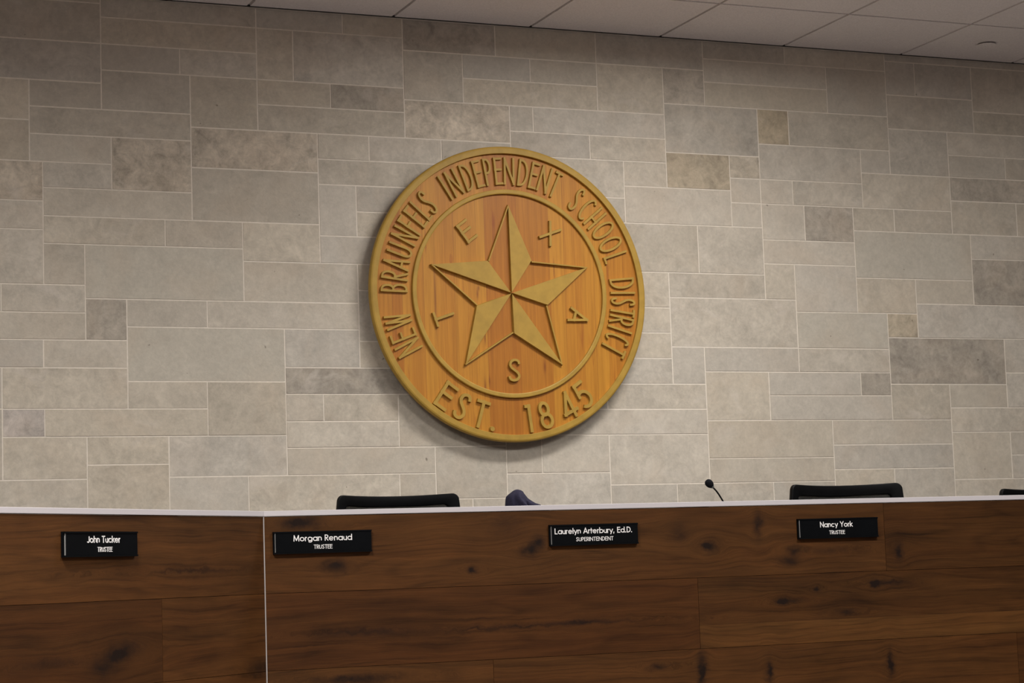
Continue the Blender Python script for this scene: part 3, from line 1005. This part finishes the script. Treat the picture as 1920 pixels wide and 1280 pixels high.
CHAIRS = [
    ('leftmost black mesh chair back, rising behind the ledge near the desk corner seam', 2.553, 0.02, 0.288, 7.22),
    ('black mesh chair back rising behind the ledge above the rightmost name plate', 4.035, 0.02, 0.2705, 6.58),
    ('black mesh chair back cut off by the right edge of the view', 5.085, 0.0, 0.249, 6.8),
]


def chairs():
    for label, xc, rz, zt, ytop in CHAIRS:
        make_chair(label, (xc, ytop - 0.30, DAIS), rz, EYE + zt - DAIS)


chairs()

# ---------------------------------------------------------------- microphone
MY = 6.30
WT = DAIS + 0.765
mic = thing('gooseneck_microphone', 'black gooseneck microphone with foam head rising above the white ledge', 'microphone', (3.47, MY, WT))
bm = bmesh.new()
lathe(bm, [(0.055, 0.0), (0.055, 0.012), (0.048, 0.022), (0.018, 0.028), (0.014, 0.045)], 32)
obj('base', bm, M['black'], mic, smooth=False)
neck = [(0, 0, 0.04), (0, 0, 0.10)]
P0 = [(3.468, 0.115), (3.445, 0.155), (3.413, 0.208), (3.396, 0.235), (3.386, 0.247), (3.376, 0.2565)]
neck += [(x - 3.47, -0.0, EYE + z - WT) for x, z in P0]
bm = bmesh.new()
sm = []
for i in range(len(neck) - 1):
    sm += [tuple(neck[i][k] + (neck[i + 1][k] - neck[i][k]) * t / 4 for k in range(3)) for t in range(4)]
sm.append(neck[-1])
for _ in range(4):
    sm = [sm[0]] + [tuple((sm[i - 1][k] + 2 * sm[i][k] + sm[i + 1][k]) / 4 for k in range(3)) for i in range(1, len(sm) - 1)] + [sm[-1]]
tube(bm, sm, 0.0028, 10)
obj('neck', bm, M['black'], mic, smooth=True)
d = Vector((-0.016, -0.004, 0.0135)).normalized()
e = Vector(sm[-1])
bm = bmesh.new()
tube(bm, [e - d * 0.002, e + d * 0.006, e + d * 0.014], [0.004, 0.0085, 0.0095], 16)
o = obj('collar', bm, M['collar'], mic, smooth=True)
setp(o, 'grey collar')
bm = bmesh.new()
prof = [(0.0, 0.0085), (0.003, 0.011), (0.008, 0.0128), (0.015, 0.0136), (0.021, 0.0125), (0.026, 0.009), (0.0285, 0.004)]
tube(bm, [e + d * (0.007 + a) for a, r in prof], [r for a, r in prof], 20)
o = obj('windscreen', bm, M['foam'], mic, smooth=True)
setp(o, 'black foam windscreen')

# ---------------------------------------------------------------- bundled navy garment on the worktop
bm = bmesh.new()
# half outline right/left of the crest by height above the worktop (z, left x, right x, half depth)
GX = 2.652
ZTOP = EYE + 0.2605 - WT
LEV = [(0.0, -0.13, 0.20, 0.13), (0.05, -0.10, 0.17, 0.12), (0.12, -0.075, 0.14, 0.10), (0.20, -0.05, 0.112, 0.085), (ZTOP - 0.052, -0.0335, 0.079, 0.065), (ZTOP - 0.046, -0.0330, 0.060, 0.062),
       (ZTOP - 0.038, -0.0325, 0.046, 0.058), (ZTOP - 0.030, -0.0318, 0.035, 0.052), (ZTOP - 0.022, -0.0300, 0.0300, 0.047), (ZTOP - 0.015, -0.0225, 0.0258, 0.040), (ZTOP - 0.008, -0.0125, 0.0215, 0.032), (ZTOP - 0.003, -0.0065, 0.0155, 0.020), (ZTOP, 0.000, 0.008, 0.006)]
NA = 72
rings = []
for z, xl, xr, hd in LEV:
    cx, hw = (xl + xr) / 2, (xr - xl) / 2
    ring = []
    for k in range(NA):
        t = 2 * PI * k / NA
        up = max(0.0, 1 - (z / ZTOP) ** 6)
        fold = 1 + up * (0.045 * math.sin(7 * t + 0.6 + 2.0 * z) + 0.03 * math.sin(13 * t + 5 * z))
        yy = hd * math.sin(t) * (fold + 0.10 * up * math.sin(9 * t))
        x = cx + hw * math.cos(t) * (1 + 0.3 * (fold - 1))
        # vertical creases on the side that faces the room
        if math.sin(t) < 0:
            yy += 0.016 * up * (math.exp(-((x + 0.020) / 0.006) ** 2) + math.exp(-((x - 0.020) / 0.006) ** 2))
        ring.append(bm.verts.new((x, yy, z)))
    rings.append(ring)
for a, b in zip(rings, rings[1:]):
    for k in range(NA):
        bm.faces.new((a[k], a[(k + 1) % NA], b[(k + 1) % NA], b[k]))
bm.faces.new(rings[0][::-1])
bm.faces.new(rings[-1])
o = obj('bunched_cloth', bm, M['cloth'], loc=(GX, MY, WT + 0.0005), smooth=True)
setp(o, 'dark navy bunched cloth with a rounded peak showing above the white ledge', 'cloth')
